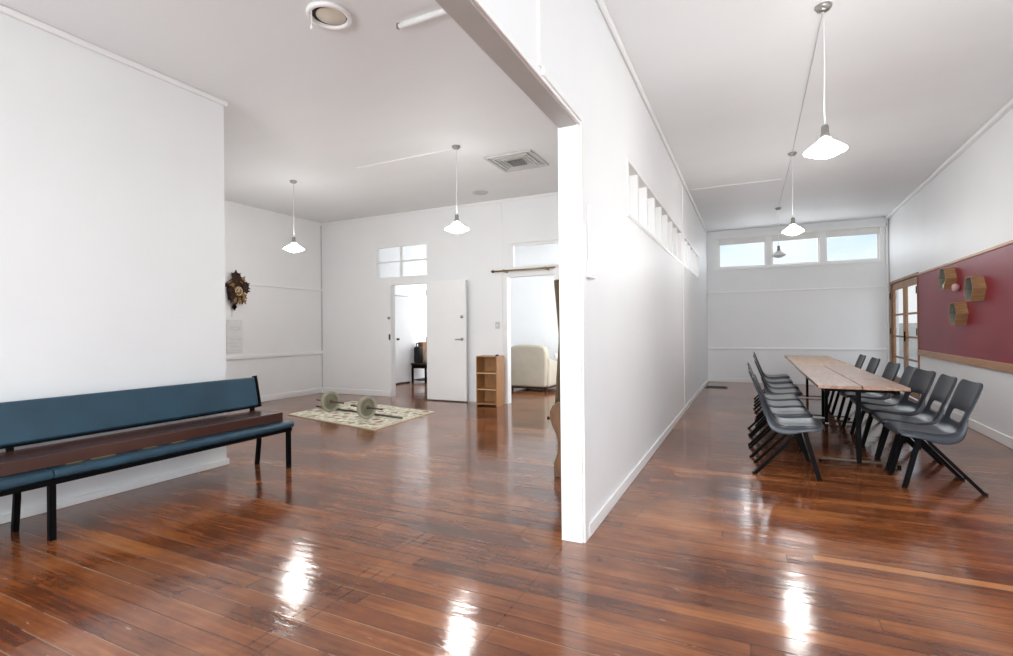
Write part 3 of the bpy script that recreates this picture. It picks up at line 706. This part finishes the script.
o = MB().tube([(-6.49, 6.255, .028), (-4.483, 5.894, .028)], .0145, 12).build('lifting_bar', M['bar'], smooth=True)
tag(o, 'long dull steel lifting bar lying across the rug behind the plates', 'bar')

# ------------------------------------------------------------------ bookshelf
bs = empty('small_bookshelf', (-3.96, 7.62, 0)); tag(bs, 'small open wooden bookshelf with three compartments beside the sofa doorway', 'bookshelf')
w2, d2, hh, tk = .195, .14, .81, .018
for sx in (-1, 1): B(((sx * w2 - (tk if sx > 0 else 0), -d2, 0), (sx * w2 + (0 if sx > 0 else tk), d2, hh))).build('side_panel', M['shelf'], bs, bevel=.002)
B(((-w2 + tk, d2 - .01, .02), (w2 - tk, d2, hh))).build('back_panel', M['shelf'], bs)
B(((-w2, -d2, hh), (w2, d2, hh + .018))).build('top_panel', M['shelf'], bs, bevel=.002)
for z in (.025, .265, .535): 
    s_ = B(((-w2 + tk, -d2 + .004, z), (w2 - tk, d2 - .01, z + tk))).build('shelf', M['shelf'], bs)
    B(((-w2 + tk, -d2, z), (w2 - tk, -d2 + .004, z + tk))).build('shelf_edge', M['shelfedge'] if z > .1 else M['shelf'], s_)
o = MB().tube([(-3.80, 7.52, .84), (-3.81, 7.56, .838), (-3.83, 7.60, .84), (-3.80, 7.62, .842)], .012, 10).build('dark_strap', M['cloth_black'], smooth=True)
tag(o, 'small black strap lying on top of the wooden bookshelf', 'strap')

# ------------------------------------------------------------------ curtain and rod
cr = empty('curtain_rod', (-3.40, 7.70, 2.255)); tag(cr, 'brass curtain rod mounted above the sofa doorway', 'curtain rod')
MB().tube([(-.50, 0, -.003), (.59, 0, .003)], .014, 12).build('rod', M['brass'], cr, smooth=True)
MB().lathe([(0, -.565), (.014, -.56), (.026, -.535), (.020, -.51), (.014, -.50), (0, -.50)], (0, 0, -.003), 16, 'x').build('finial', M['hub'], cr, smooth=True)
for x in (-.33, .42): B(((x - .012, -.018, -.022), (x + .012, .15, .022))).build('rod_bracket', M['brass'], cr, bevel=.004)
o = B(((-2.80, 7.60, 2.05), (-2.66, 7.845, 2.236))).build('pelmet_block', M['trim'], bevel=.004); tag(o, 'white box bracket at the right end of the curtain rod', 'bracket')
def curtain():
    m = MB(); nz, nx = 14, 22; rows = []
    for i in range(nz + 1):
        t = i / nz; z = 2.05 - 2.0 * t
        xl = -2.835 + .075 * min(1, t / .45) if t < .45 else -2.76 - .08 * (t - .45) / .55
        rows.append([m.bm.verts.new((xl + (-2.56 - xl) * j / nx, 7.70 + .032 * math.sin(j / nx * 5.5 * 2 * PI) * (.6 + .4 * t), z)) for j in range(nx + 1)])
    for a, b in zip(rows, rows[1:]):
        for j in range(nx): m.bm.faces.new((a[j], a[j + 1], b[j + 1], b[j]))
    return m
o = curtain().build('curtain', M['curtain'], smooth=True, solid=.004); tag(o, 'brown curtain gathered at the right of the sofa doorway', 'curtain')

# ------------------------------------------------------------------ cream armchair beyond the doorway
sf = empty('cream_sofa', (-4.13, 9.98, 0)); tag(sf, 'cream leather armchair seen from behind through the right doorway', 'armchair')
m = MB()
prof = []
for k in range(13):
    a = PI * k / 12; prof.append((.40 * math.cos(a) , .86 + .09 * math.sin(a)))
outline = [(.40, .09), (.425, .5), (.42, .80)] + [(.40 * math.copysign(abs(math.cos(PI * k / 12)) ** .55, math.cos(PI * k / 12)), .84 + .115 * math.sin(PI * k / 12)) for k in range(13)] + [(-.42, .80), (-.425, .5), (-.40, .09)]
m.prism(outline, 1, -.42, -.20); m.build('backrest', M['sofa'], sf, bevel=.05, seg=4)
m = MB()
for sx in (-1, 1):
    m2 = MB(); ol = [(-.34, .09), (.56, .09), (.60, .38), (.57, .50), (.48, .57), (.30, .58), (.0, .61), (-.34, .70)]
    xa, xb = sorted((sx * .27, sx * .46)); m2.prism(ol, 0, xa, xb); m2.build('arm', M['sofa'], sf, bevel=.05, seg=4)
B(((-.28, -.22, .09), (.28, .55, .36))).build('seat_base', M['sofa'], sf, bevel=.03)
B(((-.27, -.20, .36), (.27, .58, .50))).build('seat_cushion', M['sofa'], sf, bevel=.05, seg=4)
for sx in (-1, 1):
    for yy in (-.34, .5): B(((sx * .38 - .03, yy - .03, 0), (sx * .38 + .03, yy + .03, .095))).build('foot', M['clockwood'], sf)
B(((-.40, -.36, .05), (.40, .52, .095))).build('base_frame', M['clockwood'], sf)
m = MB(); m.box((-.16, -.05, -.13), (.16, .05, .13))
o = m.build('throw_cushion', M['cushion'], bevel=.045, seg=4); o.location = (-3.66, 10.40, .66); o.rotation_euler = (-1.25, 0, .5)
tag(o, 'white cushion lying on the arm of the cream armchair', 'cushion')

# ------------------------------------------------------------------ hall bench and things on it
hb = empty('low_bench', (-7.22, 10.50, 0)); tag(hb, 'dark low bench in the hall beyond the left doorway', 'bench')
B(((-.22, -.36, .43), (.22, .42, .465))).build('bench_top', M['clockwood'], hb, bevel=.004)
B(((-.20, -.34, .35), (.20, .40, .43))).build('bench_apron', M['black'], hb)
for sx in (-1, 1):
    for yy in (-.32, .38): B(((sx * .19 - .02, yy - .02, 0), (sx * .19 + .02, yy + .02, .36))).build('leg', M['black'], hb)
B(((-.18, -.30, .05), (.18, .36, .075))).build('lower_shelf', M['black'], hb)
bg = empty('black_bag', (-7.33, 10.31, .467)); tag(bg, 'black canvas bag standing on the dark low bench', 'bag')
B(((-.09, -.09, 0), (.09, .09, .40))).build('bag_body', M['cloth_black'], bg, bevel=.04, seg=3)
MB().tube([(-.06, 0, .38), (-.05, 0, .48), (.05, 0, .48), (.06, 0, .38)], .012, 8).build('bag_handle', M['cloth_black'], bg, smooth=True)
o = B(((-7.43, 10.44, .467), (-7.29, 10.80, .97))).build('cardboard_carton', M['carton'], bevel=.006); tag(o, 'orange brown carton at the back of the dark low bench', 'carton')
m = MB(); m.lathe([(0, 0), (.08, 0), (.11, .09), (.10, .20), (.06, .27), (.04, .29), (.06, .32), (0, .32)], (-7.13, 10.46, .467), 16)
o = m.build('cloth_sack', M['calico'], smooth=True); tag(o, 'cream cloth sack on the dark low bench beside the carton', 'sack')

# ------------------------------------------------------------------ pine settle beside the partition
ps = empty('pine_settle', (-1.335, 4.9, 0)); tag(ps, 'varnished pine settle with scrolled end behind the partition post', 'bench')
prof = [(.22, 0), (-.20, 0), (-.205, .12), (-.17, .20), (-.155, .28), (-.175, .36), (-.215, .44), (-.235, .50), (-.235, .56), (-.21, .61), (-.16, .645), (-.09, .655), (.22, .655)]
prof = [(x + .0, z) for x, z in prof]
for yy in (-.78, .74): MB().prism(prof, 1, yy, yy + .035).build('end_panel', M['pine'], ps, bevel=.008)
B(((-.17, -.745, .36), (.21, .74, .39))).build('seat', M['pine'], ps, bevel=.004)
B(((.18, -.745, .39), (.215, .74, .64))).build('backrest', M['pine'], ps)
B(((-.13, -.745, .20), (-.11, .74, .36))).build('front_rail', M['pine'], ps)
MB().lathe([(0, -.028), (.014, -.026), (.018, -.016), (.008, -.010), (.010, .01), (0, .01)], (-.235, -.76, .50), 12, 'x').build('peg', M['clockwood'], ps, smooth=True)

# ------------------------------------------------------------------ tables
def make_table(mtop, split, label, loc):
    e = empty('trestle_table', loc); tag(e, label, 'table', 'timber trestle tables end to end')
    L2, W = 1.328, .68
    if split:
        B(((-W / 2, -L2, .708), (-.004, L2, .738))).build('top_board', mtop, e, bevel=.003)
        B(((.004, -L2, .708), (W / 2, L2, .738))).build('top_board', mtop, e, bevel=.003)
    else:
        B(((-W / 2, -L2, .708), (W / 2, L2, .738))).build('top_board', mtop, e, bevel=.003)
    f = MB()
    for sx in (-1, 1): f.box((sx * .26 - .018, -L2 + .06, .668), (sx * .26 + .018, L2 - .06, .708))
    for yy in (-1.11, 1.11): f.box((-.28, yy - .018, .665), (.28, yy + .018, .7075))
    f.build('under_frame', M['black'], e)
    for yy in (-1.11, 1.11):
        l = MB().tube([(0, yy, .012), (0, yy, .668)], .019, square=True).build('leg', M['black'], e)
        MB().tube([(-.30, yy, .012), (-.285, yy, .028), (.285, yy, .028), (.30, yy, .012)], .011, 8).build('foot_bar', M['bar'], l)
        for sx in (-1, 1): MB().lathe([(0, 0), (.016, 0), (.016, .02), (0, .02)], (sx * .30, yy, 0), 10).build('foot_cap', M['black'], l)
    return e
make_table(M['table'], True, 'near worn timber trestle table with a split two board top', (.887, 6.735, 0))
make_table(M['table_far'], False, 'far honey coloured timber trestle table under the high windows', (.900, 9.40, 0))

# ------------------------------------------------------------------ chairs (local +x is the front)
def shell():
    # profile: (x, z, halfwidth)
    P = [(.240, .410, .170), (.236, .436, .190), (.208, .452, .205), (.145, .452, .212), (.065, .441, .214), (-.015, .433, .214), (-.080, .434, .212), (-.122, .450, .208),
         (-.150, .487, .200), (-.169, .525, .194), (-.187, .572, .191), (-.200, .605, .193), (-.223, .665, .199), (-.249, .735, .203), (-.271, .795, .200), (-.283, .828, .180), (-.288, .836, .150)]
    T = [-1.0, -.80, -.56, -.28, 0, .28, .56, .80, 1.0]
    m = MB(); rows = []
    n = len(P)
    for i, (x, z, hw) in enumerate(P):
        a = Vector((P[max(i - 1, 0)][0], 0, P[max(i - 1, 0)][1])); b = Vector((P[min(i + 1, n - 1)][0], 0, P[min(i + 1, n - 1)][1]))
        d = (b - a).normalized(); nrm = Vector((-d.z, 0, d.x))  # points up / forward
        if nrm.z < 0 and i < 8: nrm = -nrm
        if i >= 8 and nrm.x < 0: nrm = -nrm
        row = []
        seat = i < 8
        sk = .055 if 2 <= i <= 7 else (.05 if i == 8 else (.035 if i in (9,) else .016))
        if i in (5, 6, 7): sk = .078
        for t in T:
            y = t * hw
            dish = (-.012 * (1 - t * t) if seat and i > 1 else (-.022 * (1 - t * t) if not seat else 0))
            p = Vector((x, y, z)) + nrm * dish
            row.append(p)
        # skirt columns turned down / back
        l = row[0] - nrm * sk + Vector((0, -.012, 0)); r = row[-1] - nrm * sk + Vector((0, .012, 0))
        row = [l] + row + [r]
        rows.append([m.bm.verts.new(p) for p in row])
    for i in range(n - 1):
        for j in range(len(rows[0]) - 1):
            if i in (9, 10) and 3 <= j <= 6: continue          # slot above the seat
            m.bm.faces.new((rows[i][j], rows[i][j + 1], rows[i + 1][j + 1], rows[i + 1][j]))
    return m
def make_chair():
    e = empty('stacking_chair')
    shell().build('seat_shell', M['plastic'], e, smooth=True, solid=.006, sub=2)
    for sy in (-1, 1):
        y = sy * .172
        MB().tube([(.085, y, .415), (.10, y * 1.03, .36), (.190, y * 1.16, .012)], .017, square=.72).build('leg', M['black'], e)
        MB().tube([(.055, y, .415), (.02, y * 1.03, .35), (-.282, y * 1.22, .012)], .017, square=.72).build('leg', M['black'], e)
    f = MB()
    for sy in (-1, 1): f.tube([(.20, sy * .165, .418), (-.08, sy * .165, .408)], .011, square=True)
    for x in (.075, -.06): f.tube([(x, -.165, .408), (x, .165, .408)], .010, square=True)
    f.build('seat_frame', M['black'], e)
    for sy in (-1, 1):
        B(((.178, sy * .200 - .013, 0), (.212, sy * .200 + .013, .016))).build('foot_cap', M['black'], e)
        B(((-.307, sy * .210 - .013, 0), (-.273, sy * .210 + .013, .016))).build('foot_cap', M['black'], e)
    return e
proto = make_chair()
NEAR = ['nearest to the viewer', 'second from the viewer', 'third from the viewer', 'fourth from the viewer', 'fifth from the viewer', 'sixth from the viewer', 'seventh from the viewer', 'eighth and farthest from the viewer']
left = [(.315, 5.12, -.03), (.280, 5.75, .02), (.275, 6.30, -.02), (.265, 6.86, .02), (.345, 7.52, .0), (.350, 8.18, .02), (.335, 8.95, -.02), (.345, 9.80, 0)]
used = False
for i, (x, y, a) in enumerate(left):
    o = proto if not used else copy_tree(proto); used = True
    o.location = (x, y, 0); o.rotation_euler = (0, 0, a)
    tag(o, 'grey plastic chair on black legs left of the tables, ' + NEAR[i], 'chair', 'chairs along the left side of the tables')
right = [(1.268, 5.17, .03), (1.265, 5.68, 0), (1.265, 6.28, .16), (1.27, 6.82, .0), (1.25, 7.45, .08), (1.25, 8.45, .06), (1.25, 9.35, .02)]
for i, (x, y, a) in enumerate(right):
    o = copy_tree(proto); o.location = (x, y, 0); o.rotation_euler = (0, 0, PI + a)
    tag(o, 'grey plastic chair on black legs right of the tables, ' + NEAR[i].replace('seventh', 'seventh and farthest'), 'chair', 'chairs along the right side of the tables')

# ------------------------------------------------------------------ floor vent
fv = empty('floor_vent', (-.66, 11.62, 0)); tag(fv, 'low brown metal floor vent in the far corner of the table room', 'vent')
B(((-.22, -.16, 0), (.22, .16, .008))).build('vent_plate', M['vent'], fv)
f = MB()
for k in range(7): f.box((-.19, -.13 + k * .04, .008), (.19, -.13 + k * .04 + .018, .014))
f.build('vent_slats', M['dark'], fv)

# ------------------------------------------------------------------ light
w = bpy.data.worlds.new('sky'); sc.world = w; w.use_nodes = True
nt = w.node_tree; bg = nt.nodes['Background']
tc = nt.nodes.new('ShaderNodeTexCoord'); mp = nt.nodes.new('ShaderNodeMapping'); mp.inputs['Scale'].default_value = (2.5, 2.5, 7)
n = nt.nodes.new('ShaderNodeTexNoise'); n.inputs['Scale'].default_value = 2.2; n.inputs['Detail'].default_value = 5
r = nt.nodes.new('ShaderNodeValToRGB'); r.color_ramp.elements[0].position = .38; r.color_ramp.elements[1].position = .62
r.color_ramp.elements[0].color = (.60, .78, .98, 1); r.color_ramp.elements[1].color = (.86, .93, 1.0, 1)
nt.links.new(tc.outputs['Generated'], mp.inputs[0]); nt.links.new(mp.outputs[0], n.inputs['Vector']); nt.links.new(n.outputs['Fac'], r.inputs['Fac'])
sz = nt.nodes.new('ShaderNodeSeparateXYZ'); nt.links.new(tc.outputs['Generated'], sz.inputs[0])
hr = nt.nodes.new('ShaderNodeMapRange'); hr.inputs['From Min'].default_value = .07; hr.inputs['From Max'].default_value = .15; nt.links.new(sz.outputs[2], hr.inputs['Value'])
hm = nt.nodes.new('ShaderNodeMix'); hm.data_type = 'RGBA'; hm.inputs['A'].default_value = (.90, .93, .95, 1)
nt.links.new(hr.outputs[0], hm.inputs['Factor']); nt.links.new(r.outputs['Color'], hm.inputs['B']); nt.links.new(hm.outputs['Result'], bg.inputs['Color'])
bg.inputs['Strength'].default_value = 1.15
def area(name, loc, rot, sx, sy, p, c=(.92, .97, 1)):
    l = bpy.data.lights.new(name, 'AREA'); l.shape = 'RECTANGLE'; l.size = sx; l.size_y = sy; l.energy = p; l.color = c
    o = bpy.data.objects.new(name, l); col.objects.link(o); o.location = loc; o.rotation_euler = rot
    return o
# fill lamps added in unseen window openings behind and beside the viewer
area('fill_back_right', (.8, YK - .05, 1.85), (PI / 2, 0, 0), 2.6, 2.1, 195)
area('fill_back_left', (-2.9, YK - .05, 1.85), (PI / 2, 0, 0), 2.8, 2.1, 175)
rw(area('fill_side', (XR + .06, .5, 1.82), (0, PI / 2, 0), 1.85, 6.2, 42))  # added for the bench wall and partition; its side opening is unseen
# daylight from the high end windows and the french doors
area('daylight_end', (.9, YR + .22, 3.0), (-PI / 2 + .35, 0, 0), 2.2, .7, 32)
area('daylight_doors', (XRE + .6, 11.2, 1.3), (0, PI / 2, 0), 1.6, 1.5, 12)
# fill lamps added on solid walls to brighten the two back rooms
area('fill_hall', (-6.3, YR - .05, 1.7), (-PI / 2, 0, 0), 1.6, 1.6, 90)
area('fill_sofa', (XP0 - .03, 9.8, 1.9), (0, PI / 2, 0), 1.5, 1.8, 110)

# ------------------------------------------------------------------ camera
cam = bpy.data.cameras.new('camera'); cam.sensor_fit = 'HORIZONTAL'; cam.sensor_width = 36; cam.lens = 36 * 509.85 / 1013
cam.clip_start = .05
co = bpy.data.objects.new('camera', cam); col.objects.link(co)
yaw, pitch, roll = 0.44644, 0.002134, -0.009935
F0 = Vector((-math.sin(yaw), math.cos(yaw), 0)); R0 = Vector((math.cos(yaw), math.sin(yaw), 0)); Z = Vector((0, 0, 1))
F = math.cos(pitch) * F0 + math.sin(pitch) * Z; U = math.cos(pitch) * Z - math.sin(pitch) * F0
Rv = math.cos(roll) * R0 + math.sin(roll) * U; Uv = math.cos(roll) * U - math.sin(roll) * R0
mt = Matrix((Rv, Uv, -F)).transposed().to_4x4(); mt.translation = (0, 0, 1.275)
co.matrix_world = mt
sc.camera = co
sc.view_settings.view_transform = 'Standard'; sc.view_settings.look = 'None'
sc.view_settings.gamma = 1.0; sc.view_settings.use_curve_mapping = False
sc.view_settings.exposure = 0.07
